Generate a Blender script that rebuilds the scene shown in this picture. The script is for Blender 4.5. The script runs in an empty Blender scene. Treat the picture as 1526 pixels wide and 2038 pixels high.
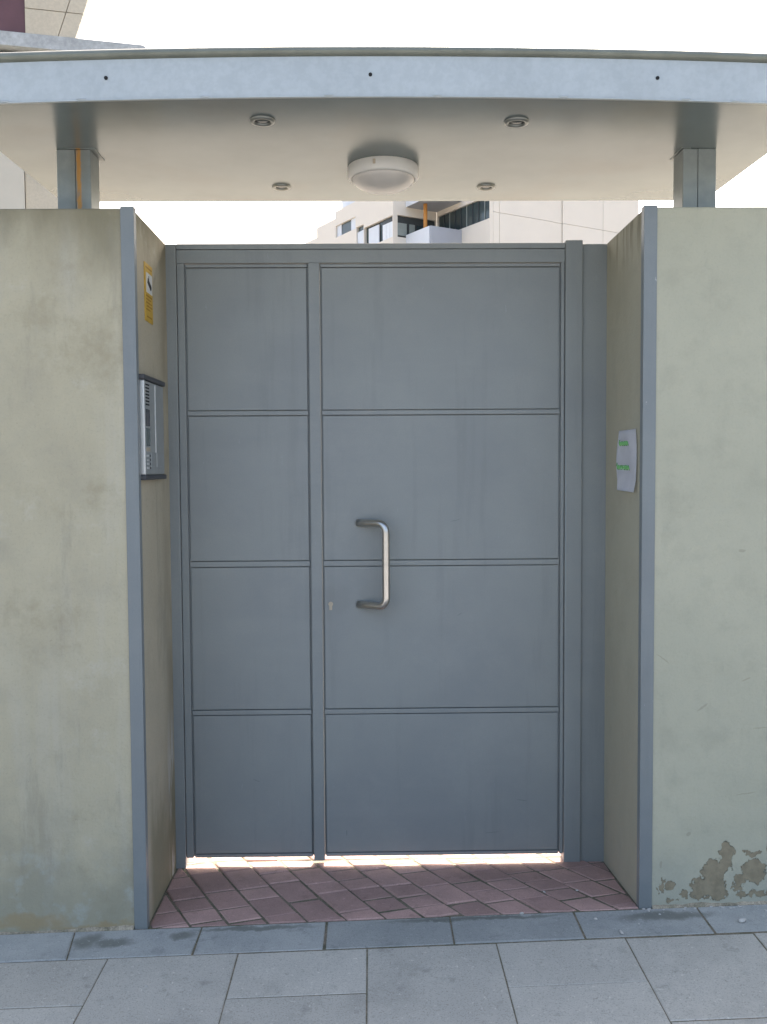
import bpy, bmesh, math, random
from mathutils import Vector, Matrix
random.seed(7)
sc = bpy.context.scene
R = math.radians

# ---------------------------------------------------------------- camera
cam = bpy.data.cameras.new('camera'); camo = bpy.data.objects.new('camera', cam)
sc.collection.objects.link(camo); sc.camera = camo
cam.sensor_fit = 'VERTICAL'; cam.sensor_height = 24.0
cam.lens = 24.0 * 1837.1 / 2038.0
cam.clip_start = 0.05; cam.clip_end = 2000
PITCH, YAW, ROLL = -0.04948, 0.013775, -0.00634
camo.matrix_world = (Matrix.Translation((-0.0223, -2.89, 1.4733)) @ Matrix.Rotation(-YAW, 4, 'Z')
                     @ Matrix.Rotation(math.pi/2 + PITCH, 4, 'X') @ Matrix.Rotation(ROLL, 4, 'Z'))

# ---------------------------------------------------------------- sky, sun, exposure
SUN_EL, SUN_AZ = R(47), R(12)          # sun stands behind the gate, a little to the right
w = bpy.data.worlds.new('World'); sc.world = w; w.use_nodes = True
wn = w.node_tree; bg = wn.nodes['Background']
sky = wn.nodes.new('ShaderNodeTexSky'); sky.sky_type = 'NISHITA'; sky.sun_disc = False
sky.sun_elevation = SUN_EL; sky.sun_rotation = SUN_AZ
sky.air_density = 1.0; sky.dust_density = 7.0; sky.ozone_density = 0.0
wn.links.new(sky.outputs[0], bg.inputs[0]); bg.inputs[1].default_value = 0.15
sun = bpy.data.lights.new('sun', 'SUN'); sun.energy = 4.5; sun.angle = R(0.6); sun.color = (1, .95, .87)
suno = bpy.data.objects.new('sun', sun); sc.collection.objects.link(suno)
sd = Vector((math.sin(SUN_AZ)*math.cos(SUN_EL), math.cos(SUN_AZ)*math.cos(SUN_EL), math.sin(SUN_EL)))
suno.rotation_euler = sd.to_track_quat('Z', 'Y').to_euler(); suno.location = (3, 12, 16)
vs = sc.view_settings
vs.view_transform = 'Standard'; vs.look = 'None'; vs.gamma = 1; vs.use_curve_mapping = False
vs.exposure = 1.88
sc.cycles.max_bounces = 10; sc.cycles.diffuse_bounces = 6

# ---------------------------------------------------------------- materials
def nt(name):
    m = bpy.data.materials.new(name); m.use_nodes = True
    t = m.node_tree; return m, t, t.nodes['Principled BSDF']
class N:
    def __init__(s, t): s.t = t
    def new(s, typ, **k):
        n = s.t.nodes.new(typ)
        for a, b in k.items(): setattr(n, a, b)
        return n
    def link(s, a, b): s.t.links.new(a, b)
    def val(s, n, i, v):
        if hasattr(v, 'is_output') or isinstance(v, bpy.types.NodeSocket): s.link(v, n.inputs[i])
        else: n.inputs[i].default_value = v
    def math(s, op, a, b=None, c=None, clamp=False):
        n = s.new('ShaderNodeMath', operation=op); n.use_clamp = clamp
        s.val(n, 0, a)
        if b is not None: s.val(n, 1, b)
        if c is not None: s.val(n, 2, c)
        return n.outputs[0]
    def mix(s, f, a, b, mode='MIX'):
        n = s.new('ShaderNodeMix', data_type='RGBA', blend_type=mode)
        s.val(n, 0, f)
        for i, v in ((6, a), (7, b)):
            if isinstance(v, tuple): v = (*v[:3], 1)
            s.val(n, i, v)
        return n.outputs[2]
    def ramp(s, f, lo, hi):
        n = s.new('ShaderNodeMapRange', interpolation_type='SMOOTHSTEP')
        s.val(n, 0, f); n.inputs[1].default_value = lo; n.inputs[2].default_value = hi
        return n.outputs[0]
    def noise(s, vec, scale, detail=5, rough=.6, stretch=None, off=None):
        if stretch or off:
            mp = s.new('ShaderNodeMapping'); s.link(vec, mp.inputs[0])
            if stretch: mp.inputs['Scale'].default_value = stretch
            if off: mp.inputs['Location'].default_value = off
            vec = mp.outputs[0]
        n = s.new('ShaderNodeTexNoise'); s.link(vec, n.inputs['Vector'])
        n.inputs['Scale'].default_value = scale; n.inputs['Detail'].default_value = detail
        n.inputs['Roughness'].default_value = rough
        return n.outputs['Fac']
    def coord(s): return s.new('ShaderNodeTexCoord').outputs['Object']
    def xyz(s, vec):
        n = s.new('ShaderNodeSeparateXYZ'); s.link(vec, n.inputs[0]); return n.outputs
    def bump(s, h, strength, dist, bsdf, prev=None):
        n = s.new('ShaderNodeBump'); n.inputs['Strength'].default_value = strength; n.inputs['Distance'].default_value = dist
        s.link(h, n.inputs['Height'])
        if prev: s.link(prev, n.inputs['Normal'])
        s.link(n.outputs[0], bsdf.inputs['Normal']); return n.outputs[0]
    def blobs(s, vec, lst, warp, wscale):
        """wear with a shape of its own: union of ellipses (x, z, rx, rz, angle) with a ragged outline; >0 inside"""
        nz = s.new('ShaderNodeTexNoise'); s.link(vec, nz.inputs['Vector']); nz.inputs['Scale'].default_value = wscale
        nz.inputs['Detail'].default_value = 6; nz.inputs['Roughness'].default_value = .65
        sub = s.new('ShaderNodeVectorMath', operation='SUBTRACT'); s.link(nz.outputs['Color'], sub.inputs[0]); sub.inputs[1].default_value = (.5, .5, .5)
        scl = s.new('ShaderNodeVectorMath', operation='SCALE'); s.link(sub.outputs[0], scl.inputs[0]); scl.inputs['Scale'].default_value = warp
        add = s.new('ShaderNodeVectorMath', operation='ADD'); s.link(vec, add.inputs[0]); s.link(scl.outputs[0], add.inputs[1])
        c = s.xyz(add.outputs[0]); best = None
        for (x, z, rx, rz, a) in lst:
            dx = s.math('SUBTRACT', c[0], x); dz = s.math('SUBTRACT', c[2], z); ca, sa = math.cos(R(a)), math.sin(R(a))
            p = s.math('ADD', s.math('MULTIPLY', dx, ca/rx), s.math('MULTIPLY', dz, sa/rx))
            q = s.math('ADD', s.math('MULTIPLY', dx, -sa/rz), s.math('MULTIPLY', dz, ca/rz))
            d = s.math('ADD', s.math('MULTIPLY', p, p), s.math('MULTIPLY', q, q))
            best = d if best is None else s.math('MINIMUM', best, d)
        return s.math('SUBTRACT', 1.0, best)

def simple(name, c, rough=.6, metal=0, var=.12, vscale=6, fine=0, fscale=180, bump=0, rand=0, spec=.5, c2=None):
    m, t, b = nt(name); n = N(t); co = n.coord()
    c2 = c2 or tuple(x*(1-2*var) for x in c)
    col = n.mix(n.ramp(n.noise(co, vscale), .3, .7), c, c2)
    if fine:
        f = n.noise(co, fscale, 3, .7)
        col = n.mix(n.ramp(f, .35, .65), n.mix(1.0, col, (1-fine,)*3, 'MULTIPLY'), n.mix(1.0, col, (1+fine,)*3, 'MULTIPLY'))
    if rand:
        oi = n.new('ShaderNodeObjectInfo'); k = n.math('ADD', n.math('MULTIPLY', oi.outputs['Random'], 2*rand), 1-rand)
        cc = n.new('ShaderNodeCombineColor'); [n.link(k, cc.inputs[i]) for i in range(3)]
        col = n.mix(1.0, col, cc.outputs[0], 'MULTIPLY')
    n.link(col, b.inputs['Base Color'])
    b.inputs['Roughness'].default_value = rough; b.inputs['Metallic'].default_value = metal
    b.inputs['Specular IOR Level'].default_value = spec
    if bump: n.bump(n.noise(co, fscale, 4), bump, .004, b)
    return m

def wall_left_mat():
    m, t, b = nt('stained_concrete'); n = N(t); co = n.coord(); p = n.xyz(co)
    big = n.noise(co, 1.7, 6, .62); mid = n.noise(co, 7, 6, .65); streak = n.noise(co, 9, 4, .6, stretch=(1, 1, .09))
    col = n.mix(n.ramp(big, .32, .68), (.485, .44, .312), (.415, .375, .265))
    col = n.mix(n.math('MULTIPLY', n.ramp(mid, .45, .75), .4), col, (.33, .305, .235))
    col = n.mix(n.math('MULTIPLY', n.ramp(streak, .5, .72), .28), col, (.50, .48, .41))
    # grime running down from the coping
    top = n.ramp(n.math('ADD', p[2], n.math('MULTIPLY', n.math('SUBTRACT', n.noise(co, 5, 5, .6, stretch=(1, 1, .4)), .5), .5)), 2.02, 2.34)
    col = n.mix(n.math('MULTIPLY', top, .85), col, (.20, .18, .115))
    spots = n.ramp(n.noise(co, 3.2, 7, .7, off=(2, 0, 7)), .52, .72)
    col = n.mix(n.math('MULTIPLY', spots, .55), col, (.29, .25, .16))
    light = n.ramp(n.noise(co, 4.5, 6, .68, off=(9, 0, 1)), .55, .72)
    col = n.mix(n.math('MULTIPLY', light, .45), col, (.55, .53, .45))
    # damp, pale and rusty marks near the pavement
    low = n.math('SUBTRACT', 1.0, n.ramp(n.math('ADD', p[2], n.math('MULTIPLY', n.math('SUBTRACT', n.noise(co, 6, 6, .65), .5), .7)), .05, .42))
    col = n.mix(n.math('MULTIPLY', low, .6), col, (.27, .265, .20))
    pale = n.math('MULTIPLY', low, n.ramp(n.noise(co, 11, 5, .6, off=(3, 1, 2)), .5, .68))
    col = n.mix(n.math('MULTIPLY', pale, .6), col, (.42, .44, .40))
    rust = n.blobs(co, [(-1.12, .03, .12, .022, 0), (-.9, .012, .2, .014, 0)], .12, 12)
    col = n.mix(n.math('MULTIPLY', n.ramp(rust, -.9, 1), .5), col, (.36, .25, .11))
    # return: brownish tone, darker towards the gate; dirt and lime near the foot
    retb = n.math('MULTIPLY', n.ramp(p[1], .012, .03), n.math('SUBTRACT', 1.0, n.ramp(n.math('ADD', p[2], n.math('MULTIPLY', n.noise(co, 5, 4, .6, stretch=(1, 1, .4)), .3)), 2.2, 2.4)))
    col = n.mix(n.math('MULTIPLY', retb, .7), col, (.45, .395, .295))
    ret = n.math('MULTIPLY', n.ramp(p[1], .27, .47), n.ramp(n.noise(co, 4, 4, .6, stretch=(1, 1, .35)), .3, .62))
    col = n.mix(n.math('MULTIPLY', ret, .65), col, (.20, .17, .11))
    lime = n.math('MULTIPLY', n.ramp(p[1], .30, .42), n.math('MULTIPLY', n.math('SUBTRACT', 1.0, n.ramp(p[2], .3, .7)), n.ramp(n.noise(co, 22, 5, .65, stretch=(1, 1, .12)), .47, .6)))
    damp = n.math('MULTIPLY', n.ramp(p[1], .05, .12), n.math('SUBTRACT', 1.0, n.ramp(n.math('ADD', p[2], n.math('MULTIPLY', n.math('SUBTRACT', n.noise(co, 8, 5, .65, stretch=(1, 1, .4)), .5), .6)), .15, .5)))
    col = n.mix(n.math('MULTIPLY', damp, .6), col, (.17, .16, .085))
    col = n.mix(n.math('MULTIPLY', lime, .75), col, (.62, .62, .58))
    smear = n.noise(co, 6, 6, .7, stretch=(1.6, 1, .28), off=(1, 0, 5))
    col = n.mix(n.math('MULTIPLY', n.ramp(smear, .54, .68), .38), col, (.27, .25, .19))
    pit = n.noise(co, 48, 4, .7, off=(6, 0, 2))
    col = n.mix(n.math('MULTIPLY', n.ramp(pit, .66, .73), .45), col, (.20, .18, .13))
    fine = n.noise(co, 120, 4, .75)
    col = n.mix(n.math('MULTIPLY', n.ramp(fine, .5, .72), .24), col, (.24, .225, .18))
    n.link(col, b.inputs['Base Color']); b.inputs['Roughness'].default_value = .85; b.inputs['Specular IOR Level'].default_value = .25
    q = n.bump(n.noise(co, 9, 6, .65, stretch=(1, 1, .7)), .4, .02, b); n.bump(fine, .25, .004, b, q)
    return m

def wall_right_mat():
    m, t, b = nt('painted_render'); n = N(t); co = n.coord(); p = n.xyz(co)
    big = n.noise(co, 2.1, 5, .6, off=(5, 0, 3)); mid = n.noise(co, 9, 5, .6)
    col = n.mix(n.ramp(big, .3, .7), (.46, .445, .335), (.42, .41, .31))
    col = n.mix(n.math('MULTIPLY', n.ramp(mid, .47, .72), .4), col, (.33, .32, .245))
    low = n.math('SUBTRACT', 1.0, n.ramp(n.math('ADD', p[2], n.math('MULTIPLY', n.math('SUBTRACT', n.noise(co, 6, 6, .65), .5), .6)), .0, .30))
    col = n.mix(n.math('MULTIPLY', low, .35), col, (.36, .37, .32))
    marks = n.blobs(co, [(.902, .857, .026, .0022, -38), (1.173, .42, .034, .002, 8), (1.215, .632, .024, .002, 4), (1.168, .789, .016, .003, 20),
                         (.901, .192, .004, .012, 0), (.989, .29, .008, .006, 30), (1.03, .70, .022, .004, 40), (1.15, 1.2, .012, .005, 10)], .012, 30)
    col = n.mix(n.math('MULTIPLY', n.ramp(marks, -.3, .6), .3), col, (.19, .165, .12))
    peel = n.blobs(co, [(1.112, .215, .022, .052, 0), (1.07, .158, .034, .052, 10), (1.03, .112, .032, .036, 0), (1.085, .105, .030, .034, 0),
                        (1.20, .165, .040, .040, 0), (1.155, .138, .020, .020, 0), (1.195, .225, .028, .010, 0), (.934, .118, .016, .018, 30), (.907, .122, .006, .026, 0),
                        (.978, .092, .013, .012, 30), (1.165, .092, .016, .010, 0), (1.215, .092, .034, .010, 0), (.934, .076, .016, .007, 0), (.888, .10, .006, .006, 0),
                        (1.15, .112, .02, .008, 0), (1.30, .12, .05, .05, 0), (1.27, .20, .02, .05, 20), (1.42, .10, .06, .02, 0)], .07, 40)
    pm = n.ramp(peel, -.04, .06)
    pc = n.mix(n.ramp(n.noise(co, 30, 5), .35, .7), (.315, .268, .18), (.23, .195, .13))
    col = n.mix(pm, col, pc)
    # browner, blotchy tone on the return beside the gate, streaks under the coping
    ret = n.math('MULTIPLY', n.ramp(n.math('SUBTRACT', p[1], .02), 0, .02), n.ramp(n.noise(co, 3, 4, .6, stretch=(1, 1, .5)), .3, .7))
    col = n.mix(n.math('ADD', .35, n.math('MULTIPLY', ret, .35)), col, n.mix(n.ramp(p[1], .012, .03), col, (.385, .345, .25)))
    tops = n.math('MULTIPLY', n.ramp(p[2], 2.1, 2.25), n.math('MULTIPLY', n.ramp(p[1], .01, .03), n.ramp(n.noise(co, 30, 4, .6, stretch=(1, 1, .1)), .45, .6)))
    col = n.mix(n.math('MULTIPLY', tops, .6), col, (.16, .14, .09))
    smear = n.noise(co, 5, 6, .7, stretch=(1.4, 1, .5), off=(1, 0, 5))
    col = n.mix(n.math('MULTIPLY', n.ramp(smear, .55, .7), .25), col, (.31, .30, .235))
    fine = n.noise(co, 120, 4, .75)
    col = n.mix(n.math('MULTIPLY', n.ramp(fine, .5, .72), .2), col, (.27, .265, .215))
    n.link(col, b.inputs['Base Color']); b.inputs['Roughness'].default_value = .8; b.inputs['Specular IOR Level'].default_value = .25
    q = n.bump(n.noise(co, 11, 6, .65), .3, .02, b); q = n.bump(n.math('SUBTRACT', 1.0, pm), 1.0, .006, b, q); n.bump(fine, .2, .004, b, q)
    return m

def paint_mat(name='blue_grey_paint', k=1.0, chips=False):
    m, t, b = nt(name); n = N(t); co = n.coord()
    a = n.noise(co, 2.2, 5, .6); s = n.noise(co, 5, 4, .6, stretch=(.25, 1, 1.6)); f = n.noise(co, 220, 3, .7)
    col = n.mix(n.ramp(a, .3, .7), (.256, .273, .260), (.226, .242, .238))
    col = n.mix(n.math('MULTIPLY', n.ramp(s, .5, .75), .25), col, (.282, .296, .286))
    runs = n.noise(co, 16, 5, .65, stretch=(1, 1, .07), off=(2, 0, 0))
    col = n.mix(n.math('MULTIPLY', n.ramp(runs, .54, .68), .22), col, (.175, .185, .178))
    dust = n.noise(co, 3.5, 7, .72, off=(0, 0, 8))
    col = n.mix(n.math('MULTIPLY', n.ramp(dust, .5, .7), .28), col, (.30, .31, .295))
    hand = n.blobs(co, [(-.02, 1.22, .09, .12, 0), (.0, 1.0, .07, .10, 20), (-.15, .99, .05, .06, 0)], .10, 12)
    col = n.mix(n.math('MULTIPLY', n.ramp(hand, -.8, 1), .16), col, (.14, .145, .14))
    sc_ = n.noise(co, 60, 4, .7, stretch=(1, 1, .25))
    col = n.mix(n.math('MULTIPLY', n.ramp(sc_, .68, .74), .35), col, (.33, .35, .36))
    col = n.mix(n.math('MULTIPLY', n.ramp(f, .4, .7), .12), col, (.13, .15, .17))
    if chips:      # corner trims: paint tone scaled darker, chipped to the primer, a little rust
        col = n.mix(1.0, col, (k*.97, k, k*1.03), 'MULTIPLY')
        ch = n.noise(co, 34, 5, .7, stretch=(1, 1, .6), off=(1, 2, 3))
        col = n.mix(n.math('MULTIPLY', n.ramp(ch, .69, .72), .7), col, (.42, .42, .40))
        col = n.mix(n.math('MULTIPLY', n.ramp(n.noise(co, 21, 5, .7, off=(7, 7, 1)), .70, .75), .6), col, (.16, .09, .05))
    scr = n.blobs(co, [(.285, 1.275, .02, .0012, 14), (.53, .235, .022, .0015, -8), (-.12, .12, .002, .012, 0), (.30, .93, .012, .0012, 30), (-.45, .32, .016, .0012, -20), (.42, .115, .03, .0012, 4)], .006, 30)
    col = n.mix(n.math('MULTIPLY', n.ramp(scr, -.2, .5), .45), col, (.10, .11, .12))
    n.link(col, b.inputs['Base Color'])
    n.link(n.math('ADD', .40, n.math('MULTIPLY', n.noise(co, 6, 4), .16)), b.inputs['Roughness'])
    q = n.bump(n.noise(co, 3.2, 3, .5), .12, .03, b); n.bump(f, .06, .002, b, q)
    return m

def soffit_mat():
    m, t, b = nt('satin_soffit_sheet'); n = N(t); co = n.coord()
    a = n.noise(co, 3, 5, .6)
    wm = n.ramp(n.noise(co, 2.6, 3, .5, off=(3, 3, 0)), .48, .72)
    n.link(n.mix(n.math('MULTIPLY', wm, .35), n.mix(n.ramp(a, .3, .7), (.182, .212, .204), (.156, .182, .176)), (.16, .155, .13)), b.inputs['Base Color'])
    b.inputs['Metallic'].default_value = .35
    n.link(n.math('ADD', .195, n.math('MULTIPLY', n.noise(co, 5, 2), .07)), b.inputs['Roughness'])
    return m

def post_mat(rust):
    m, t, b = nt('galvanised_post_rusty' if rust else 'galvanised_post'); n = N(t); co = n.coord(); p = n.xyz(co)
    col = n.mix(n.ramp(n.noise(co, 14, 5), .3, .7), (.28, .305, .285), (.22, .245, .235))
    if rust:
        wob = n.math('MULTIPLY', n.math('SUBTRACT', n.noise(co, 30, 3), .5), .012)
        d = n.math('ABSOLUTE', n.math('SUBTRACT', n.math('ADD', p[0], wob), -.9405))
        rb = n.ramp(n.noise(co, 60, 4, .7, stretch=(1, 1, .35)), .28, .55)
        col = n.mix(n.math('MULTIPLY', n.math('SUBTRACT', 1.0, n.ramp(d, .0035, .010)), n.math('ADD', .45, n.math('MULTIPLY', rb, .55))), col, n.mix(rb, (.30, .13, .03), (.55, .25, .03)))
        col = n.mix(n.math('MULTIPLY', n.math('SUBTRACT', 1.0, n.ramp(d, .012, .04)), .3), col, (.16, .15, .11))
    n.link(col, b.inputs['Base Color']); b.inputs['Metallic'].default_value = .3; b.inputs['Roughness'].default_value = .42
    return m

def paving_mat(name, c, c2, rand, stain=.45, grain=.5, spots=None):
    m, t, b = nt(name); n = N(t); co = n.coord()
    col = n.mix(n.ramp(n.noise(co, 5, 6, .65), .3, .7), c, c2)
    col = n.mix(n.math('MULTIPLY', n.ramp(n.noise(co, 17, 5, .65), .56, .74), stain), col, tuple(x*.55 for x in c2))
    f = n.noise(co, 210, 2, .8); g = n.noise(co, 75, 4, .75)
    blot = n.noise(co, 2.4, 7, .7, off=(4, 2, 0))
    col = n.mix(n.math('MULTIPLY', n.ramp(blot, .52, .7), stain*.7), col, tuple(x*.6 for x in c2))
    h = n.noise(co, 38, 5, .7, off=(1, 7, 0))
    col = n.mix(n.math('MULTIPLY', n.ramp(h, .63, .72), .5), col, tuple(x*.5 for x in c2))
    if spots:
        mp = n.new('ShaderNodeMapping'); n.link(co, mp.inputs[0]); mp.inputs['Rotation'].default_value = (R(90), 0, 0)
        col = n.mix(n.math('MULTIPLY', n.ramp(n.blobs(mp.outputs[0], spots, .07, 16), -.4, .9), .62), col, (.085, .09, .065))
    col = n.mix(n.math('MULTIPLY', n.ramp(f, .5, .7), grain), col, tuple(x*.45 for x in c))
    col = n.mix(n.math('MULTIPLY', n.ramp(g, .6, .7), grain), col, tuple(min(1, x*1.5) for x in c))
    oi = n.new('ShaderNodeObjectInfo'); k = n.math('ADD', n.math('MULTIPLY', oi.outputs['Random'], 2*rand), 1-rand)
    cc = n.new('ShaderNodeCombineColor'); [n.link(k, cc.inputs[i]) for i in range(3)]
    col = n.mix(1.0, col, cc.outputs[0], 'MULTIPLY')
    n.link(col, b.inputs['Base Color']); b.inputs['Roughness'].default_value = .82; b.inputs['Specular IOR Level'].default_value = .3
    q = n.bump(g, .3, .004, b); n.bump(f, .25, .002, b, q)
    return m

M = dict(
    wl=wall_left_mat(), wr=wall_right_mat(), paint=paint_mat(), trim=paint_mat('corner_trim_paint', .84, True), soffit=soffit_mat(),
    post=post_mat(False), rustpost=post_mat(True),
    slab=paving_mat('concrete_slab', (.49, .465, .40), (.43, .41, .355), .07, .55, .65),
    border=paving_mat('border_stone', (.385, .39, .36), (.31, .32, .30), .10, .5, .5, [(-.915, -.075, .045, .05, 0), (-.83, -.09, .07, .03, 0), (-.62, -.06, .05, .025, 0), (-.40, -.035, .2, .014, 0), (.3, -.03, .3, .014, 0), (.9, -.06, .16, .03, 0)]),
    brick=paving_mat('red_paver', (.48, .31, .265), (.37, .245, .21), .18, .5),
    joint=simple('joint_sand', (.22, .18, .13), .95, vscale=16, fine=.3, bump=.4, c2=(.10, .10, .06)),
    earth=simple('courtyard_paving', (.20, .18, .155), .9, var=.12, vscale=3, fine=.15),
    asphalt=simple('asphalt', (.075, .075, .077), .9, var=.12, vscale=2, fine=.25),
    walk=simple('far_pavement', (.29, .30, .315), .85, var=.06, vscale=4, fine=.12),
    fascia=simple('fascia_paint', (.445, .475, .468), .42, .2, var=.04, vscale=6, fine=.04, fscale=40, spec=.35),
    lip=simple('galvanised_lip', (.20, .21, .17), .45, .35, var=.1, vscale=9),
    dark=simple('dark_hole', (.012, .012, .012), .9, var=0),
    steel=simple('brushed_steel', (.62, .59, .54), .28, 1.0, var=.05, vscale=30),
    alu=simple('aluminium', (.62, .63, .62), .35, .8, var=.04, vscale=20),
    aludull=simple('intercom_face', (.42, .435, .425), .4, .5, var=.06, vscale=30),
    darkplastic=simple('dark_plastic', (.055, .057, .062), .5, var=.05),
    screen=simple('dark_screen', (.035, .032, .045), .15, var=.05),
    greyscreen=simple('grey_screen', (.10, .125, .12), .25, var=.05),
    tan=simple('tan_plastic', (.45, .38, .28), .5, var=.04),
    yellow=simple('yellow_sign', (.58, .36, .035), .5, var=.06, vscale=40),
    ochre=simple('ochre_print', (.38, .20, .02), .6, var=.06),
    white=simple('white_print', (.62, .63, .60), .6, var=.03),
    black=simple('black_print', (.02, .02, .02), .6, var=0),
    paper=simple('paper', (.90, .90, .94), .8, var=.03, vscale=20),
    green=simple('green_marker', (.20, .50, .17), .7, var=.05),
    lampwhite=simple('lamp_white', (.62, .60, .54), .45, var=.03, vscale=15),
    lampglass=simple('lamp_diffuser', (.52, .49, .44), .3, var=.03, vscale=15),
    ring=simple('downlight_ring', (.22, .23, .21), .3, .7, var=.05),
    lens=simple('downlight_lens', (.05, .055, .05), .2, var=.05),
    mortar=simple('old_mortar', (.40, .34, .25), .95, vscale=20, fine=.25, c2=(.20, .18, .12)),
    plaster=simple('plaster_crumb', (.55, .53, .48), .9, var=.1, vscale=60),
    cream=simple('cream_cladding', (.74, .69, .60), .7, var=.02, vscale=.5),
    cream2=simple('cream_stucco', (.50, .455, .36), .8, var=.05, vscale=.8, fine=.05, fscale=20),
    palewall=simple('pale_stucco', (.52, .495, .42), .8, var=.05, vscale=.8),
    whitepanel=simple('white_panel', (.66, .70, .74), .5, var=.02, vscale=1),
    greypanel=simple('grey_panel', (.36, .385, .43), .5, var=.03, vscale=1),
    glass=simple('dark_glazing', (.055, .08, .085), .08, var=.15, vscale=.7),
    shade=simple('dark_frame', (.05, .06, .065), .5, var=.1),
    blind=simple('pale_blind', (.30, .34, .32), .6, var=.06, vscale=2),
    brightpane=simple('white_window', (.72, .76, .78), .4, var=.03),
    orange=simple('orange_pillar', (.62, .27, .06), .6, var=.04),
    maroon=simple('maroon_shutter', (.115, .055, .065), .6, var=.08, vscale=2),
    slabgrey=simple('weathered_concrete', (.42, .45, .46), .8, var=.12, vscale=3, fine=.1, fscale=9),
)

# ---------------------------------------------------------------- mesh helpers
COL = sc.collection
def link(name, me, parent=None, mat=None):
    o = bpy.data.objects.new(name, me); COL.objects.link(o)
    if parent: o.parent = parent
    if mat and me: me.materials.append(M[mat])
    return o
def thing(name, label, cat, loc=(0, 0, 0), rz=0, group=None):
    o = bpy.data.objects.new(name, None); COL.objects.link(o); o.empty_display_size = .1
    o.location = loc; o.rotation_euler = (0, 0, rz); return tag(o, label, cat, group)
def tag(o, label=None, cat=None, group=None, kind=None):
    for k, v in (('label', label), ('category', cat), ('group', group), ('kind', kind)):
        if v: o[k] = v
    return o
def finish(bm, name, mat, parent=None, bev=0, smooth=False, seg=2):
    bmesh.ops.recalc_face_normals(bm, faces=bm.faces)
    if bev:
        es = [e for e in bm.edges if len(e.link_faces) == 2 and e.calc_face_angle(0) > .5]
        bmesh.ops.bevel(bm, geom=es, offset=bev, segments=seg, affect='EDGES', profile=.5)
    if smooth:
        for f in bm.faces: f.smooth = True
    me = bpy.data.meshes.new(name); bm.to_mesh(me); bm.free()
    return link(name, me, parent, mat)
def addbox(bm, x0, x1, y0, y1, z0, z1):
    vs_ = [bm.verts.new(p) for p in ((x0,y0,z0),(x1,y0,z0),(x1,y1,z0),(x0,y1,z0),(x0,y0,z1),(x1,y0,z1),(x1,y1,z1),(x0,y1,z1))]
    for f in ((0,3,2,1),(4,5,6,7),(0,1,5,4),(1,2,6,5),(2,3,7,6),(3,0,4,7)): bm.faces.new([vs_[i] for i in f])
def box(name, mat, parent, x0, x1, y0, y1, z0, z1, bev=.001, seg=2):
    bm = bmesh.new(); addbox(bm, x0, x1, y0, y1, z0, z1); return finish(bm, name, mat, parent, bev, seg=seg)
def boxes(name, mat, parent, lst, bev=.001):
    bm = bmesh.new(); [addbox(bm, *b) for b in lst]; return finish(bm, name, mat, parent, bev)
def prism(name, mat, parent, poly, z0, z1, bev=0):
    """plan polygon extruded upwards"""
    bm = bmesh.new(); a = [bm.verts.new((x, y, z0)) for x, y in poly]; b = [bm.verts.new((x, y, z1)) for x, y in poly]
    bm.faces.new(a); bm.faces.new(b)
    for i in range(len(poly)):
        j = (i+1) % len(poly); bm.faces.new((a[i], a[j], b[j], b[i]))
    return finish(bm, name, mat, parent, bev)
def lathe(name, mat, parent, prof, cx, cy, cz, n=40, axis='Z'):
    """profile of (radius, height) turned about a vertical axis"""
    bm = bmesh.new(); rings = []
    for r, h in prof:
        if r < 1e-6: rings.append([bm.verts.new((cx, cy, cz+h))])
        else: rings.append([bm.verts.new((cx+r*math.cos(2*math.pi*i/n), cy+r*math.sin(2*math.pi*i/n), cz+h)) for i in range(n)])
    for a, b in zip(rings, rings[1:]):
        for i in range(n):
            j = (i+1) % n
            if len(a) == 1 and len(b) == 1: continue
            if len(a) == 1: bm.faces.new((a[0], b[i], b[j]))
            elif len(b) == 1: bm.faces.new((a[i], b[0], a[j]))
            else: bm.faces.new((a[i], a[j], b[j], b[i]))
    o = finish(bm, name, mat, parent, 0, True)
    return o
def tube(name, mat, parent, pts, r, n=16):
    bm = bmesh.new(); rings = []; pts = [Vector(p) for p in pts]; ref = Vector((0, 0, 1)); prev = None
    for i, p in enumerate(pts):
        d = ((pts[min(i+1, len(pts)-1)] - pts[max(i-1, 0)])).normalized()
        if prev is None: s = d.cross(Vector((.3, .2, 1))).normalized()
        else: s = (prev - d*prev.dot(d)).normalized()
        prev = s; q = d.cross(s)
        rr = r[i] if isinstance(r, (list, tuple)) else r
        rings.append([bm.verts.new(p + rr*(math.cos(2*math.pi*k/n)*s + math.sin(2*math.pi*k/n)*q)) for k in range(n)])
    for a, b in zip(rings, rings[1:]):
        for k in range(n): bm.faces.new((a[k], a[(k+1) % n], b[(k+1) % n], b[k]))
    bm.faces.new(rings[0]); bm.faces.new(rings[-1])
    return finish(bm, name, mat, parent, 0, True)
def clip(poly, a, b, c):
    """keep the part of a convex polygon where a*x+b*y<=c"""
    out = []
    for i, p in enumerate(poly):
        q = poly[(i+1) % len(poly)]; dp, dq = a*p[0]+b*p[1]-c, a*q[0]+b*q[1]-c
        if dp <= 0: out.append(p)
        if dp*dq < 0:
            t = dp/(dp-dq); out.append((p[0]+t*(q[0]-p[0]), p[1]+t*(q[1]-p[1])))
    return out
def inset(poly, d):
    ar = sum(poly[i][0]*poly[(i+1) % len(poly)][1]-poly[(i+1) % len(poly)][0]*poly[i][1] for i in range(len(poly)))
    s = 1 if ar > 0 else -1; res = poly
    for i in range(len(poly)):
        p, q = poly[i], poly[(i+1) % len(poly)]; dx, dy = q[0]-p[0], q[1]-p[1]; L = math.hypot(dx, dy)
        if L < 1e-6: continue
        nx, ny = s*dy/L, -s*dx/L
        res = clip(res, nx, ny, nx*p[0]+ny*p[1]-d)
        if len(res) < 3: return []
    return res
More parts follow.
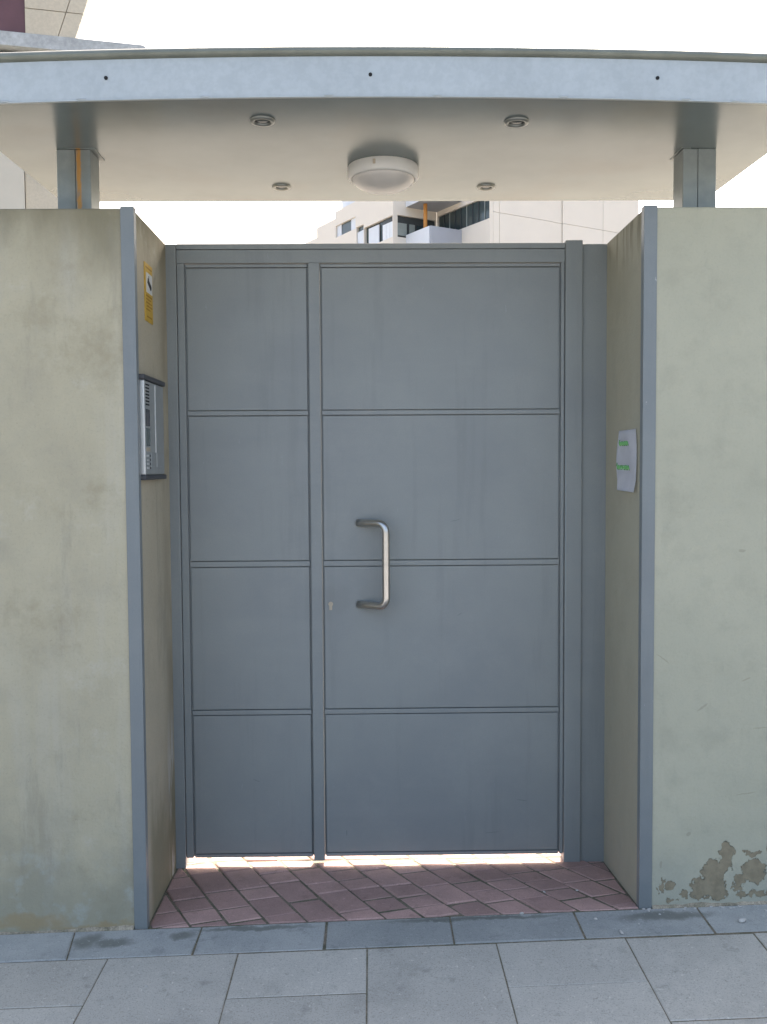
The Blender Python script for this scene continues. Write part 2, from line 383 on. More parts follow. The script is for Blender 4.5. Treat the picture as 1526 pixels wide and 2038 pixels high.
def area(poly): return abs(sum(poly[i][0]*poly[(i+1) % len(poly)][1]-poly[(i+1) % len(poly)][0]*poly[i][1] for i in range(len(poly))))/2
def stone(name, mat, parent, poly, zf, depth, ch, lift=0, tilt=(0, 0)):
    """a paving piece: polygon in plan, chamfered top edge, laid on the ground height zf"""
    cx = sum(p[0] for p in poly)/len(poly); cy = sum(p[1] for p in poly)/len(poly)
    z = lambda p: zf(*p)+lift+tilt[0]*(p[0]-cx)+tilt[1]*(p[1]-cy)
    top = inset(poly, ch)
    if len(top) != len(poly): top = [(cx+(p[0]-cx)*.93, cy+(p[1]-cy)*.93) for p in poly]
    bm = bmesh.new()
    a = [bm.verts.new((*p, z(p)-depth)) for p in poly]; b = [bm.verts.new((*p, z(p)-ch*.8)) for p in poly]
    # order of the inset polygon follows the outline
    k0 = min(range(len(top)), key=lambda k: (top[k][0]-poly[0][0])**2+(top[k][1]-poly[0][1])**2); top = top[k0:]+top[:k0]
    c = [bm.verts.new((*p, z(p))) for p in top]; n = len(poly)
    for i in range(n):
        j = (i+1) % n; bm.faces.new((a[i], a[j], b[j], b[i])); bm.faces.new((b[i], b[j], c[j], c[i]))
    bm.faces.new(c)
    return finish(bm, name, mat, parent)

# ---------------------------------------------------------------- measured layout (metres)
XL, XR = -.744, .830            # sides of the entrance opening
ZT = 2.271                      # top of the walls and of the gate
YG = .464                       # front plane of the gate
street = lambda x, y: .0275 + .0283*max(-4, min(4, x))          # pavement climbs to the right
def entry(x, y):
    t = min(max(y/.46, 0), 1); return (1-t)*street(x, y) + t*(.002+.001*x)

# ---------------------------------------------------------------- ground, road, pavement
def sheet(name, mat, x0, x1, y0, y1, zf, nx=40, ny=4, xs=None):
    bm = bmesh.new(); xs = xs or [x0+(x1-x0)*i/nx for i in range(nx+1)]; ys = [y0+(y1-y0)*j/ny for j in range(ny+1)]
    g = [[bm.verts.new((x, y, zf(x, y))) for y in ys] for x in xs]
    for i in range(len(xs)-1):
        for j in range(ny): bm.faces.new((g[i][j], g[i+1][j], g[i+1][j+1], g[i][j+1]))
    o = finish(bm, name, mat); return tag(o, kind='structure')
bm = bmesh.new(); L = 900
bm.faces.new([bm.verts.new(p) for p in ((-L, -L, -.35), (L, -L, -.35), (L, L, -.35), (-L, L, -.35))])
tag(finish(bm, 'ground', 'earth'), kind='structure')
XS = [-40, -4, -3, -2, -1, 0, 1, 2, 3, 4, 40]
pav = sheet('pavement', 'joint', 0, 0, -1.42, -.004, lambda x, y: street(x, y)-.0026, ny=6, xs=XS)
sheet('far_pavement', 'walk', 0, 0, -4.6, -1.42, lambda x, y: street(x, y)-.002, xs=XS)
sheet('kerb', 'border', 0, 0, -4.75, -4.6, lambda x, y: street(x, y)+.002, xs=XS)
sheet('road', 'asphalt', 0, 0, -12.5, -4.75, lambda x, y: street(x, y)-.13, xs=XS)
sheet('opposite_pavement', 'walk', 0, 0, -60, -12.5, lambda x, y: street(x, y), xs=XS)
court = sheet('courtyard', 'earth', -40, 40, 1.05, 40, lambda x, y: -.004, nx=8)
threshold = sheet('entrance_paving', 'joint', XL-.02, XR+.02, -.004, .50, lambda x, y: entry(x, y)-.0034, nx=10, ny=8)
yard = sheet('courtyard_joints', 'joint', -2.2, 2.2, .50, 1.05, lambda x, y: entry(x, y)-.0034, nx=4)

# pavement slabs, alternately offset columns
XJ = [-.82 + .389*k for k in range(-4, 10)]
for k in range(len(XJ)-1):
    xa, xb = XJ[k], XJ[k+1]; odd = (k-4) % 2
    ys = [-.182, -.418, -.808, -1.198, -1.42] if odd else [-.182, -.600, -.99, -1.38]
    ys = [y+random.uniform(-.003, .003) for y in ys]
    for a, b in zip(ys, ys[1:]):
        sk = lambda y: .0 if True else 0
        poly = [(xa+.0014, b+.0014), (xb-.0014, b+.0014), (xb-.0014, a-.0014), (xa+.0014, a-.0014)]
        stone('slab', 'slab', pav, poly, street, .03, .003, random.uniform(-.0012, .0012), (random.uniform(-.003, .003), random.uniform(-.003, .003)))
# border course along the foot of the wall
XB = [-.965 + .3955*k for k in range(-4, 9)]
for k in range(len(XB)-1):
    xa, xb = XB[k], XB[k+1]; s = -.028*0
    g = .006 if abs(xa+.174) < .02 else .002
    poly = [(xa+g, -.176), (xb-.002, -.176), (xb-.002, -.010), (xa+g, -.010)]
    if k == 4: poly[0] = (xa+.022, -.176); poly[3] = (xa-.006, -.010)
    if k == 3: poly[1] = (xb+.018, -.176); poly[2] = (xb-.010, -.010)
    stone('border_stone', 'border', pav, poly, street, .04, .004, random.uniform(-.001, .002), (random.uniform(-.004, .004), random.uniform(-.008, .008)))

# red concrete pavers of the entrance, laid askew
TL, TC = R(-62.3), R(15)
dl = Vector((math.cos(TL), math.sin(TL))); dc = Vector((math.cos(TC), math.sin(TC)))
cot = dl.x/dl.y
def paver_field(parent, x0, x1, y0, y1, k0, k1):
    for k in range(k0, k1):
        rnd = random.Random(100+k); b0 = -.484+.1245*k; y = -.35+rnd.uniform(0, .1); ycuts = [y]
        while y < 1.6:
            y += rnd.choice((.085, .085, .095, .13, .15)); ycuts.append(y)
        shift = -.484+.1245*k
        for a, b in zip(ycuts, ycuts[1:]):
            def pt(col, yy):               # on long joint number col, with cross joints slanted
                xx = -.484+.1245*col; yq = yy + (col-k)*.0285
                return (xx+cot*yq, yq)
            poly = [pt(k, a), pt(k+1, a), pt(k+1, b), pt(k, b)]
            for c in ((-1, 0, -x0), (1, 0, x1), (0, -1, -y0), (0, 1, y1)):
                poly = clip(poly, *c)
                if len(poly) < 3: break
            if len(poly) < 3: continue
            poly = inset(poly, .0033)
            if len(poly) < 3 or area(poly) < .0004: continue
            stone('paver', 'brick', parent, poly, entry, .03, .004, random.uniform(-.0025, .002), (random.uniform(-.02, .02), random.uniform(-.02, .02)))
paver_field(threshold, XL-.002, XR+.002, -.006, .50, -6, 17)
paver_field(yard, -1.1, 1.2, .503, 1.0, -6, 22)

# ---------------------------------------------------------------- boundary walls
def steel_angle(parent, x, s):
    """flat front leg on the wall face, short leg round the corner; s=+1: opening lies to the right"""
    z0 = street(x, 0)-.006
    poly = [(x-s*.0416, -.004), (x, -.004), (x, .026), (x-s*.004, .026), (x-s*.004, .0), (x-s*.0416, .0)]
    return prism('edge_trim', 'trim', parent, poly, z0, ZT+.004, .0015)
wl = thing('boundary_wall', 'stained grey-beige concrete wall carrying the intercom, left of the gate', 'wall', (0, 0, 0))
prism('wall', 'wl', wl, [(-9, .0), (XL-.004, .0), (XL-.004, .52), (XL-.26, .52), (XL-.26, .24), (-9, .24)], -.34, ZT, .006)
steel_angle(wl, XL, 1)
wr = thing('boundary_wall', 'pale green-grey painted wall with peeling paint near its foot, right of the gate', 'wall', (0, 0, 0))
prism('wall', 'wr', wr, [(XR+.004, .0), (9, .0), (9, .24), (XR+.26, .24), (XR+.26, .52), (XR+.004, .52)], -.34, ZT, .006)
steel_angle(wr, XR, -1)

def foot_fillet(parent, x0, x1, mat, seed):
    """ragged line of old mortar and dirt where the wall meets the border stones"""
    rr = random.Random(seed); bm = bmesh.new(); n = int((x1-x0)/.012); rows = []; wv = .006
    for i in range(n+1):
        x = x0+(x1-x0)*i/n; wv = max(.0015, min(.014, wv+rr.uniform(-.003, .003))); h = wv*.55+rr.uniform(0, .002)
        z = street(x, 0)
        rows.append([bm.verts.new((x, .003, z+h+.002)), bm.verts.new((x, -wv*.5, z+h*.75)), bm.verts.new((x, -.002-wv-rr.uniform(0, .002), z-.004))])
    for a, b in zip(rows, rows[1:]):
        for k in range(2): bm.faces.new((a[k], b[k], b[k+1], a[k+1]))
    return finish(bm, 'mortar_fillet', mat, parent)
foot_fillet(wl, -2.6, XL-.043, 'mortar', 3); foot_fillet(wr, XR+.043, 2.6, 'mortar', 5)

# ---------------------------------------------------------------- gate
gate = thing('metal_gate', 'blue-grey sheet metal gate with eight panels between the two walls', 'gate', (0, 0, 0))
box('gate_post', 'paint', gate, XL-.008, -.712, YG-.012, YG+.05, -.03, ZT-.002, .002)
box('gate_post', 'paint', gate, .683, .745, YG-.014, YG+.05, -.005, ZT+.008, .003)
box('side_plate', 'paint', gate, .7455, XR+.008, YG-.004, YG+.03, -.006, ZT-.004, .002)
box('top_rail', 'paint', gate, -.7115, .6825, YG-.002, YG+.045, 2.2035, 2.2505, .0015)
box('top_cap', 'paint', gate, -.7115, .6825, YG-.006, YG+.05, 2.2520, ZT, .002)
box('mullion', 'paint', gate, -.2405, -.2010, YG-.007, YG+.04, .018, 2.2030, .002)
def leaf(name, x0, x1, stile_l, stile_r):
    """sheet backing with stiles, rails and four separate panels"""
    o = box(name, 'paint', gate, x0, x1, YG+.0105, YG+.014, .034, 2.2025, 0)
    pa, pb = x0+stile_l, x1-stile_r
    if stile_l > .004: box('stile', 'paint', o, x0+.0015, pa, YG-.003, YG+.010, .0325, 2.2025, .0012)
    if stile_r > .004: box('stile', 'paint', o, pb, x1-.0015, YG-.003, YG+.010, .0325, 2.2025, .0012)
    rails = [(2.1885, 2.1985), (1.6600, 1.6755), (1.1115, 1.1300), (.5660, .5825), (.0325, .0440)]
    for a, b in rails: box('rail', 'paint', o, pa+.0045, pb-.0045, YG-.0015, YG+.010, a, b, .001)
    for (a, b) in zip(rails[1:], rails): box('panel', 'paint', o, pa+.0072, pb-.0072, YG, YG+.010, a[1]+.0032, b[0]-.0034, .0012)
    return o
side = leaf('fixed_leaf', -.7115, -.2410, .0265, .0)
door = leaf('door_leaf', -.2005, .6825, .0, .0135)
# cranked tubular pull handle
hp = []
def arc(p, q, r, n=7):  # fillet between three points
    a, b, c = (Vector(v) for v in p); u = (a-b).normalized(); v = (c-b).normalized(); h = u.angle(v)/2
    t = r/math.tan(h); ce = b+(u+v).normalized()*(r/math.sin(h)); s = b+u*t; e = b+v*t; out = []
    for i in range(n+1):
        f = i/n; d = (s-ce).lerp(e-ce, f).normalized(); out.append(ce+d*r)
    return out
zt_, zb_ = 1.2685, .9700
A, B, C_, D_ = (-.070, YG+.002, zt_), (.031, YG-.068, zt_), (.031, YG-.068, zb_), (-.070, YG+.002, zb_)
pts = [Vector(A), Vector(A).lerp(Vector(B), .3)] + arc((A, B, C_), 0, .032) + arc((B, C_, D_), 0, .032) + [Vector(D_).lerp(Vector(C_), .3), Vector(D_)]
tube('pull_handle', 'steel', door, pts, .0140, 20)
# euro cylinder
bm = bmesh.new(); lx, lz = -.171, .972
prof = [(lx+.0085*math.cos(R(a)), lz+.0085*math.sin(R(a))) for a in range(-50, 231, 20)] + [(lx-.005, lz-.022), (lx+.005, lz-.022)]
f0 = [bm.verts.new((x, YG-.003, z)) for x, z in prof]; f1 = [bm.verts.new((x, YG+.003, z)) for x, z in prof]
bm.faces.new(f0); bm.faces.new(f1)
for i in range(len(prof)): bm.faces.new((f0[i], f0[(i+1) % len(prof)], f1[(i+1) % len(prof)], f1[i]))
lock = finish(bm, 'lock_cylinder', 'tan', door)

# ---------------------------------------------------------------- canopy
CX0, CX1, CY0, CY1, CZ = -1.19, 1.27, -.285, .705, 2.489
def camber(x, y): return (.006 - .018*(x/1.05)**2) * (1-(y-CY0)/(CY1-CY0))
can = thing('entrance_canopy', 'flat metal canopy on two posts above the gate', 'canopy', (0, 0, 0))
def loft(name, mat, rect, nx=28, ny=1, smooth=False):
    """bar of rectangular section (y0,y1,z0,z1) following the slight camber of the canopy"""
    y0, y1, z0, z1 = rect; bm = bmesh.new(); rows = []
    sec = [(y0+(y1-y0)*j/ny, z0) for j in range(ny+1)] + [(y1-(y1-y0)*j/ny, z1) for j in range(ny+1)]
    for i in range(nx+1):
        x = CX0+(CX1-CX0)*i/nx; rows.append([bm.verts.new((x, y, z+camber(x, y))) for y, z in sec])
    for a, b in zip(rows, rows[1:]):
        for k in range(len(sec)): bm.faces.new((a[k], a[(k+1) % len(sec)], b[(k+1) % len(sec)], b[k]))
    bm.faces.new(rows[0]); bm.faces.new(rows[-1])
    return finish(bm, name, mat, can)
loft('soffit', 'soffit', (CY0+.0065, CY1, CZ, CZ+.02), ny=6)
loft('roof_deck', 'lip', (CY0+.0065, CY1, CZ+.022, CZ+.105), ny=3)
fas = loft('fascia', 'fascia', (CY0, CY0+.006, CZ+.003, CZ+.108))
loft('drip_edge', 'fascia', (CY0-.003, CY0+.006, CZ-.002, CZ+.0015))
bm = bmesh.new(); rows = []
for i in range(29):                         # rolled roof edge, proud of the fascia
    x = CX0+(CX1-CX0)*i/28; c = camber(x, CY0); rows.append([bm.verts.new((x, CY0+.010-.022*math.cos(R(a)), CZ+.122+.015*math.sin(R(a))+c)) for a in range(-90, 91, 15)]+[bm.verts.new((x, CY0+.12, CZ+.137+c)), bm.verts.new((x, CY0+.12, CZ+.107+c))])
for a, b in zip(rows, rows[1:]):
    for k in range(len(a)): bm.faces.new((a[k], a[(k+1) % len(a)], b[(k+1) % len(a)], b[k]))
bm.faces.new(rows[0]); bm.faces.new(rows[-1])
finish(bm, 'rolled_roof_edge', 'lip', can, 0, True)
for x in (-.742, -.015, .781):              # empty fixing holes
    bm = bmesh.new(); z = 2.5475+camber(x, CY0)
    bmesh.ops.create_cone(bm, cap_ends=True, segments=14, radius1=.0052, radius2=.0052, depth=.003, matrix=Matrix.Translation((x, CY0-.0006, z)) @ Matrix.Rotation(math.pi/2, 4, 'X'))
    finish(bm, 'fixing_hole', 'dark', fas)
for x in (-1.02, -.81, -.47, -.13, .17, .52, .86, 1.0):   # little weld beads on the drip edge
    bm = bmesh.new(); bmesh.ops.create_icosphere(bm, subdivisions=1, radius=1, matrix=Matrix.Translation((x, CY0-.003, CZ+.002+camber(x, CY0))) @ Matrix.Diagonal((.016, .003, .003, 1)))
    finish(bm, 'weld_bead', 'fascia', fas, 0, True)
def post(x0, x1, mat, seam):
    xs = x0+(x1-x0)*seam
    o = boxes('post', mat, can, [(x0, xs-.0006, .10, .195, ZT-.001, CZ-.007), (xs+.0006, x1, .10, .195, ZT-.001, CZ-.007)], .0025)
    box('head_plate', mat, o, x0-.006, x1+.014, .094, .215, CZ-.0065, CZ-.0005, .001)
post(-1.010, -.903, 'rustpost', .55); post(.984, 1.091, 'post', .45)

# lights under the canopy
def downlight(x, y, r, label):
    z = CZ+camber(x, y); t = thing('downlight', label, 'light', (x, y, z), group='recessed downlights in the canopy')
    lathe('trim_ring', 'ring', t, [(r*.62, .001), (r*.62, -.003), (r*.72, -.007), (r*.95, -.006), (r, -.001), (r, .0)], 0, 0, 0, 36)
    lathe('lens', 'lens', t, [(r*.61, .001), (r*.61, -.0015), (r*.3, -.0035), (0, -.004)], 0, 0, 0, 30)
downlight(-.333, -.115, .037, 'recessed downlight near the fascia, above the narrow gate leaf')
downlight(.418, -.105, .037, 'recessed downlight near the fascia, above the door leaf')
downlight(-.338, .520, .034, 'small recessed downlight by the rear edge, left of the round lamp')
downlight(.406, .524, .034, 'small recessed downlight by the rear edge, right of the round lamp')
lz0 = CZ+camber(.028, .31)
lamp = thing('ceiling_lamp', 'round white bulkhead lamp in the middle of the canopy soffit', 'lamp', (.028, .312, lz0))
lathe('housing', 'lampwhite', lamp, [(.119, .0), (.121, -.004), (.122, -.020), (.121, -.036), (.116, -.041), (.108, -.042), (.106, -.038)], 0, 0, 0, 56)
lathe('diffuser', 'lampglass', lamp, [(.107, -.034)]+[(.107*math.cos(R(a)), -.036-.046*math.sin(R(a))) for a in range(0, 90, 9)]+[(0, -.082)], 0, 0, 0, 56)
boxes('clip', 'tan', lamp, [(-.036, -.027, -.1195, -.1165, -.025, -.009)], .001)

# ---------------------------------------------------------------- intercom on the left return
ic = thing('intercom', 'silver intercom panel with speaker slots and keypad on the left wall return', 'intercom', (XL, 0, 0))
FX = .011
box('back_box', 'aludull', ic, -.003, .004, .040, .312, 1.448, 1.752, .001)
box('faceplate', 'aludull', ic, .004, FX, .046, .308, 1.452, 1.749, .002)
box('side_rail', 'alu', ic, -.0045, FX+.003, .030, .0455, 1.4505, 1.7505, .003)
box('divider', 'alu', ic, FX-.002, FX+.0025, .182, .188, 1.522, 1.747, .001)
box('top_cap', 'darkplastic', ic, -.003, FX+.006, .022, .316, 1.7515, 1.767, .003)
box('bottom_cap', 'darkplastic', ic, -.003, FX+.006, .022, .316, 1.4345, 1.4500, .003)
for k in range(7):
    z = 1.741-.0105*k; box('speaker_slot', 'dark', ic, FX-.002, FX+.0006, .056, .106, z-.0058, z-.0006, .0005)
box('camera_window', 'screen', ic, FX-.002, FX+.001, .056, .108, 1.606, 1.660, .001)
box('display', 'greyscreen', ic, FX-.002, FX+.001, .056, .108, 1.543, 1.600, .001)
box('card_reader', 'tan', ic, FX-.002, FX+.0012, .056, .106, 1.526, 1.538, .0008)
for r in range(4):
    for c in range(3):
        y = .060+.018*c; z = 1.515-.013*r; box('button', 'alu' if c < 2 else 'darkplastic', ic, FX-.002, FX+.002, y, y+.011, z-.007, z, .0008)
box('name_plate', 'aludull', ic, FX-.002, FX+.0012, .120, .172, 1.476, 1.522, .0008)
box('name_plate', 'aludull', ic, FX-.002, FX+.0012, .196, .296, 1.476, 1.522, .0008)

# yellow camera notice above it
sg = thing('warning_sign', 'small yellow surveillance camera sign above the intercom', 'sign', (XL-.004, 0, 0))
box('plate', 'yellow', sg, .0, .003, .128, .232, 1.950, 2.138, .0008)
box('pictogram_field', 'white', sg, .0025, .0036, .146, .226, 2.044, 2.108, 0)
def tilted(name, mat, parent, cy, cz, hy, hz, a, x0, x1):
    bm = bmesh.new(); ca, sa = math.cos(R(a)), math.sin(R(a)); q = [(cy+p*ca-r*sa, cz+p*sa+r*ca) for p, r in ((-hy, -hz), (hy, -hz), (hy, hz), (-hy, hz))]
    A_ = [bm.verts.new((x0, y, z)) for y, z in q]; B_ = [bm.verts.new((x1, y, z)) for y, z in q]
    bm.faces.new(A_); bm.faces.new(B_)
    for i in range(4): bm.faces.new((A_[i], A_[(i+1) % 4], B_[(i+1) % 4], B_[i]))
    return finish(bm, name, mat, parent)
tilted('pictogram', 'black', sg, .184, 2.074, .024, .0095, -24, .003, .0042)
tilted('pictogram', 'black', sg, .207, 2.066, .006, .006, -24, .003, .0042)
box('pictogram', 'black', sg, .003, .0042, .176, .181, 2.084, 2.100, 0)
for z, a, b in ((2.124, .140, .220), (2.033, .140, .222), (2.022, .140, .205), (2.011, .140, .218), (2.000, .150, .222), (1.989, .140, .196), (1.966, .150, .215)):
    box('print_line', 'ochre', sg, .0025, .0035, a, b, z-.0025, z+.0022, 0)

# sheet of paper on the right return
pn = thing('paper_notice', 'white paper sheet with two green handwritten words on the right wall return', 'notice', (XR, 0, 0))
def paper_pt(u_, v_):      # u_ 0..1 along the wall (from the gate outwards), v_ 0..1 upwards
    edge = .010*math.sin(math.pi*v_)
    y = (.240+edge*1.6) - u_*(.180+edge*2.6) + .006*(v_-.5)
    bow = .003+.013*(1-u_)*(.75+.25*math.sin(math.pi*v_))+.004*u_*u_+.006*max(0, .18-v_)/.18+.0012*math.sin(7*u_+5*v_)
    return Vector((.004-bow, y, 1.388+.200*v_ - .004*u_*(1-v_)))
bm = bmesh.new(); g = [[bm.verts.new(paper_pt(i/14, j/16)) for j in range(17)] for i in range(15)]
for i in range(14):
    for j in range(16): bm.faces.new((g[i][j], g[i+1][j], g[i+1][j+1], g[i][j+1]))
bmesh.ops.solidify(bm, geom=bm.faces[:], thickness=.0006)
finish(bm, 'sheet', 'paper', pn, 0, True)
def scrawl(u0, u1, v0, h, seed):
    r = random.Random(seed); path = []; n = 46
    for i in range(n):
        f = i/(n-1); u_ = u0+(u1-u0)*f+.012*math.sin(i*1.9); v_ = v0+h*(.5+.5*math.sin(i*1.25+r.uniform(-.3, .3)))*(1.35 if i in (0, 1, 2, 3) else 1)
        path.append(paper_pt(u_, v_)+Vector((-.0012, 0, 0)))
    tube('handwriting', 'green', pn, path, .0016, 5)
scrawl(.09, .62, .745, .075, 3); scrawl(.03, .66, .345, .085, 5)

# ---------------------------------------------------------------- crumbs on the ground
def pebble(x, y, s, mat, label, sx=1.3):
    bm = bmesh.new(); bmesh.ops.create_icosphere(bm, subdivisions=2, radius=1)
    rr = random.Random(int(1000*x)); ph = [rr.uniform(0, 6) for _ in range(3)]
    for v in bm.verts:
        k = 1+.18*math.sin(3*v.co.x+ph[0])+.15*math.sin(4*v.co.y+ph[1]); v.co = Vector((v.co.x*s*sx*k, v.co.y*s*k, v.co.z*s*.6*k))
    o = finish(bm, 'pebble', mat, None, 0, True)
    o.location = (x, y, (street(x, y) if y < -.005 else entry(x, y))+s*.42); o.rotation_euler = (0, 0, rr.uniform(0, 3)); tag(o, label, 'pebble', 'loose crumbs on the paving')
pebble(1.12, -.115, .0095, 'plaster', 'largest pale pebble, below the peeling paint', 1.5)
pebble(.451, -.012, .0055, 'plaster', 'white crumb on the joint between red pavers and border')
pebble(.676, -.066, .005, 'plaster', 'white crumb on the border before the right reveal')
pebble(.733, -.150, .004, 'plaster', 'thin white splinter at the border edge below the right trim', 4)
pebble(.556, .160, .004, 'plaster', 'small white crumb on the red pavers at the right, farther from the trim')
pebble(.668, .166, .004, 'plaster', 'small white crumb on the red pavers at the right, nearer the trim')
pebble(-.666, -.34, .003, 'plaster', 'tiny white speck on the slab left of centre')
pebble(.80, -.105, .003, 'plaster', 'tiny pale speck on the border below the right trim')
# mortar smear and crumbs at the foot of the right trim
rr = random.Random(4); bm = bmesh.new()
for i in range(30):
    x = rr.choice((rr.gauss(.86, .03), rr.gauss(1.15, .06), rr.uniform(.85, 1.4))); y = -.012-abs(rr.gauss(0, .013)); s = rr.uniform(.0015, .0045)
    bmesh.ops.create_icosphere(bm, subdivisions=1, radius=s, matrix=Matrix.Translation((x, y, street(x, y)+s*.3)) @ Matrix.Diagonal((1.4, 1, .6, 1)))
tag(finish(bm, 'plaster_crumbs', 'plaster'), 'fine plaster crumbs along the foot of the right wall', 'debris', kind='stuff')

# ---------------------------------------------------------------- far apartment block seen over the gate
K = 2.5
ab = thing('apartment_block', 'cream modern apartment block with ribbon windows seen over the gate', 'building',
           (-.0223+K*(.625+.0223), -2.89+K*24.89, 0), R(30))
kz = lambda z: 1.473+K*(z-1.473)
def facade(name, mat, parent, axis, pos, thick, s0, s1, z0, z1, holes):
    """wall skin with real openings; axis 'x': lies in plane x=pos, runs along y"""
    S = sorted({s0, s1, *[h[0] for h in holes], *[h[1] for h in holes]}); Z = sorted({z0, z1, *[h[2] for h in holes], *[h[3] for h in holes]})
    bm = bmesh.new()
    for a, b in zip(S, S[1:]):
        run = None
        for c, d in list(zip(Z, Z[1:]))+[(None, None)]:
            open_ = c is None or any(h[0] <= (a+b)/2 <= h[1] and h[2] <= (c+d)/2 <= h[3] for h in holes)
            if open_:
                if run:
                    if axis == 'x': addbox(bm, K*pos, K*(pos+thick), K*a, K*b, max(0, kz(run[0])), kz(run[1]))
                    else: addbox(bm, K*a, K*b, K*pos, K*(pos+thick), max(0, kz(run[0])), kz(run[1]))
                run = None
            else: run = (run[0] if run else c, d)
    bmesh.ops.remove_doubles(bm, verts=bm.verts, dist=.0005)
    return finish(bm, name, mat, parent)
def kbox(name, mat, parent, x0, x1, y0, y1, z0, z1): return box(name, mat, parent, K*x0, K*x1, K*y0, K*y1, max(0, kz(z0)), kz(z1), 0)
G = .9
# street-side wing (runs away to the left)
HA = [(2.05, 3.26, 8.24, 8.58), (1.59, 2.00, 7.62, 8.26), (.03, 1.56, 7.58, 8.15)]
wA = facade('wall', 'cream', ab, 'x', 0, .10, 0, 3.28, G, 9.0, HA)
kbox('wall', 'cream', ab, 0, 1.2, 3.281, 4.5, G, 8.80); kbox('wall', 'cream', ab, .02, 1.2, 4.501, 5.7, G, 8.52)
kbox('core', 'shade', ab, .14, 1.39, .12, 3.27, G, 8.98)
kbox('penthouse', 'whitepanel', ab, .12, 1.3, 1.2, 3.1, 9.001, 9.5)
def wpart(name, mat, s0, s1, z0, z1, dep=.05): return kbox(name, mat, wA, dep, dep+.03, s0, s1, z0, z1)
wpart('panel', 'whitepanel', 2.99, 3.25, 8.242, 8.578); wpart('pane', 'glass', 2.40, 2.985, 8.242, 8.578, .07); wpart('panel', 'whitepanel', 2.06, 2.395, 8.242, 8.578)
wpart('pane', 'glass', 1.60, 1.99, 8.122, 8.258, .07); wpart('panel', 'whitepanel', 1.60, 1.99, 7.622, 8.118, .03)
wpart('pane', 'glass', 1.36, 1.555, 7.582, 8.148, .08); wpart('panel', 'whitepanel', .80, 1.355, 7.582, 8.08, .03); wpart('pane', 'glass', .62, .795, 7.582, 8.148, .08)
for i in range(3): wpart('window_pane', 'brightpane', .06+.187*i, .06+.187*i+.172, 7.60, 8.01, .04)
wpart('lintel', 'shade', .04, .61, 8.012, 8.148, .06)
# end wall facing the street
wB = facade('wall', 'cream', ab, 'y', 0, .10, .101, 1.399, G, 8.99, [(.14, 1.38, 7.59, 8.17)])
for a, b, m_ in ((.15, .46, 'blind'), (.55, .72, 'blind'), (.80, 1.1, 'glass'), (1.12, 1.37, 'glass')): kbox('pane', m_, wB, a, b, .05, .07, 7.65, 7.98)
kbox('frame', 'shade', wB, .141, 1.379, .075, .095, 7.592, 8.168)
# projecting wing with dark glazing
wC = facade('wall', 'cream', ab, 'x', 1.40, .10, -2.38, -.001, G, 10.2, [(-2.36, -.02, 7.70, 8.27)])
kbox('core', 'shade', ab, 1.54, 6.2, -2.26, -.02, G, 10.1)
for i in range(9): kbox('pane', 'glass', wC, 1.46, 1.48, -2.35+.26*i, -2.35+.26*i+.235, 7.705, 8.265)
for i in range(8): kbox('mullion', 'shade' if i % 3 else 'blind', wC, 1.44, 1.48, -2.35+.26*i+.238, -2.35+.26*i+.257, 7.705, 8.265)
XD = [1.501, 1.70, 3.47, 3.81, 5.26, 6.62]; ZD = [G, 5.2, 6.5, 7.87, 9.05, 10.2]
for i in range(5):
    for j in range(5):
        kbox('cladding_panel', 'cream', ab, XD[i]+.006, XD[i+1]-.006, -2.38+(.03 if i == 2 else 0), -2.28, ZD[j]+.005, ZD[j+1]-.005)
# balconies in the inner corner and the orange pillar
def balcony(z0, z1, zf):
    o = kbox('balcony', 'greypanel', ab, .42, 1.399, -1.16, -.002, zf, zf+.06)
    kbox('parapet', 'greypanel', o, .42, 1.399, -1.17, -1.12, z0, z1); kbox('parapet', 'whitepanel', o, .40, .45, -1.119, -.003, z0, z1)
balcony(7.0, 7.66, 7.02); balcony(8.40, 9.0, 8.40)
bm = bmesh.new(); bmesh.ops.create_cone(bm, cap_ends=True, segments=20, radius1=K*.052, radius2=K*.052, depth=kz(8.39)-kz(7.09), matrix=Matrix.Translation((K*.665, K*-.55, (kz(8.39)+kz(7.09))/2)))
finish(bm, 'pillar', 'orange', ab, 0, True)

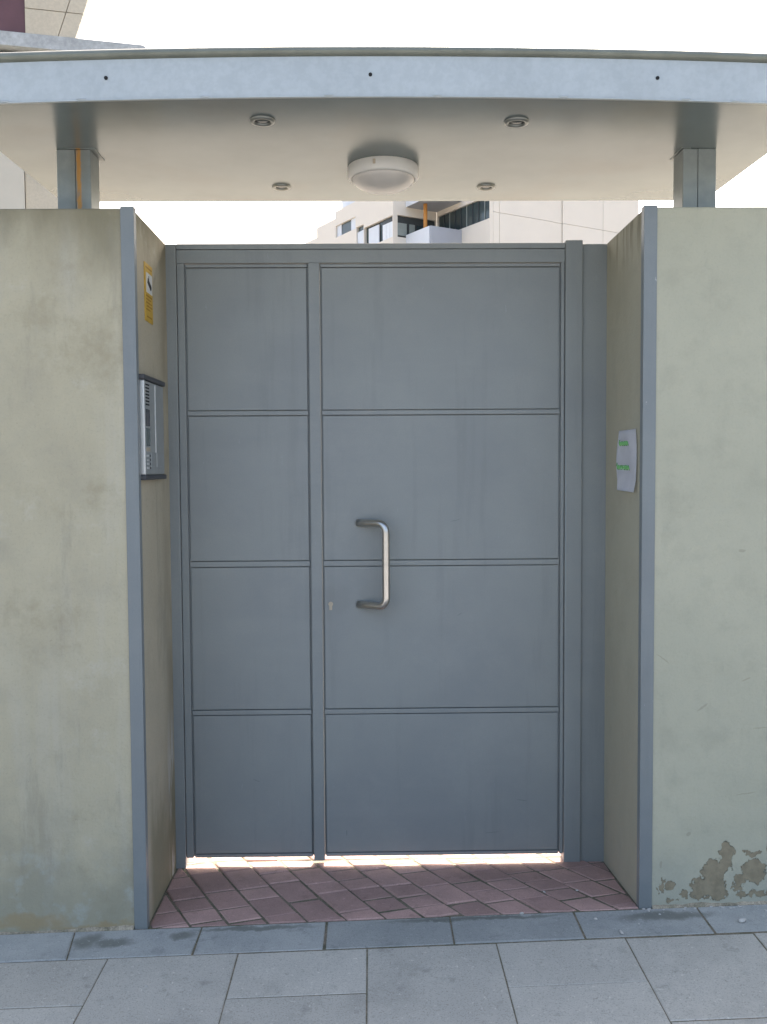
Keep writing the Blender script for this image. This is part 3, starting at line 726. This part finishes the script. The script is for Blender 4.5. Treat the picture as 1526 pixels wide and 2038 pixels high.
# ---------------------------------------------------------------- nearer building on the left
K2 = 2.0
L0 = (-.0223+K2*(-2.309+.0223), -2.89+K2*9.89)
lb = thing('corner_building', 'beige building with concrete balcony slab and maroon shutter beyond the left wall', 'building', (*L0, 0), R(13.4))
hz = lambda z: 1.473+K2*(z-1.473)
box('wall', 'cream2', lb, K2*-1.255, K2*-.72, .25, 5, 0, hz(5.70), 0)
box('wall', 'palewall', lb, -9, K2*-1.262, .20, 5, 0, hz(5.70), 0)
# deck slab with a rounded end
bm = bmesh.new(); r = .14; out = [(-9, hz(5.735)), (0, hz(5.735))]
out += [(-r+r*math.cos(R(a)), hz(5.872)-r+r*math.sin(R(a))) for a in range(0, 91, 15)] + [(-9, hz(5.872))]
f0 = [bm.verts.new((x, 0, z)) for x, z in out]; f1 = [bm.verts.new((x, 5, z)) for x, z in out]
bm.faces.new(f0); bm.faces.new(f1)
for i in range(len(out)): bm.faces.new((f0[i], f0[(i+1) % len(out)], f1[(i+1) % len(out)], f1[i]))
finish(bm, 'balcony_slab', 'slabgrey', lb)
# upper storey whose edge leans outwards
def lean(name, mat, x0, x1, y0, y1, z0=5.873, z1=7.6, s0=None, s1=None):
    s0 = .33 if s0 is None else s0; s1 = .33 if s1 is None else s1; bm = bmesh.new(); H_ = z1-z0; q = [(x0, z0), (x1, z0), (x1+s1*H_, z1), (x0+s0*H_, z1)]
    a = [bm.verts.new((K2*x, y0, hz(z))) for x, z in q]; b = [bm.verts.new((K2*x, y1, hz(z))) for x, z in q]
    bm.faces.new(a); bm.faces.new(b)
    for i in range(4): bm.faces.new((a[i], a[(i+1) % 4], b[(i+1) % 4], b[i]))
    return finish(bm, name, mat, lb)
lean('upper_panel', 'cream2', -.888, -.725, .02, .3, z1=6.12); lean('upper_panel', 'cream2', -1.205, -.896, .02, .3, s0=0, z1=6.12)
lean('upper_panel', 'cream2', -.888+.33*.252, -.725+.33*.252, .02, .3, z0=6.128); lean('upper_panel', 'cream2', -1.205, -.896+.33*.252, .02, .3, s0=0, z0=6.128)
lean('shutter', 'maroon', -4.4, -1.208, .06, 4, s0=0, s1=0)
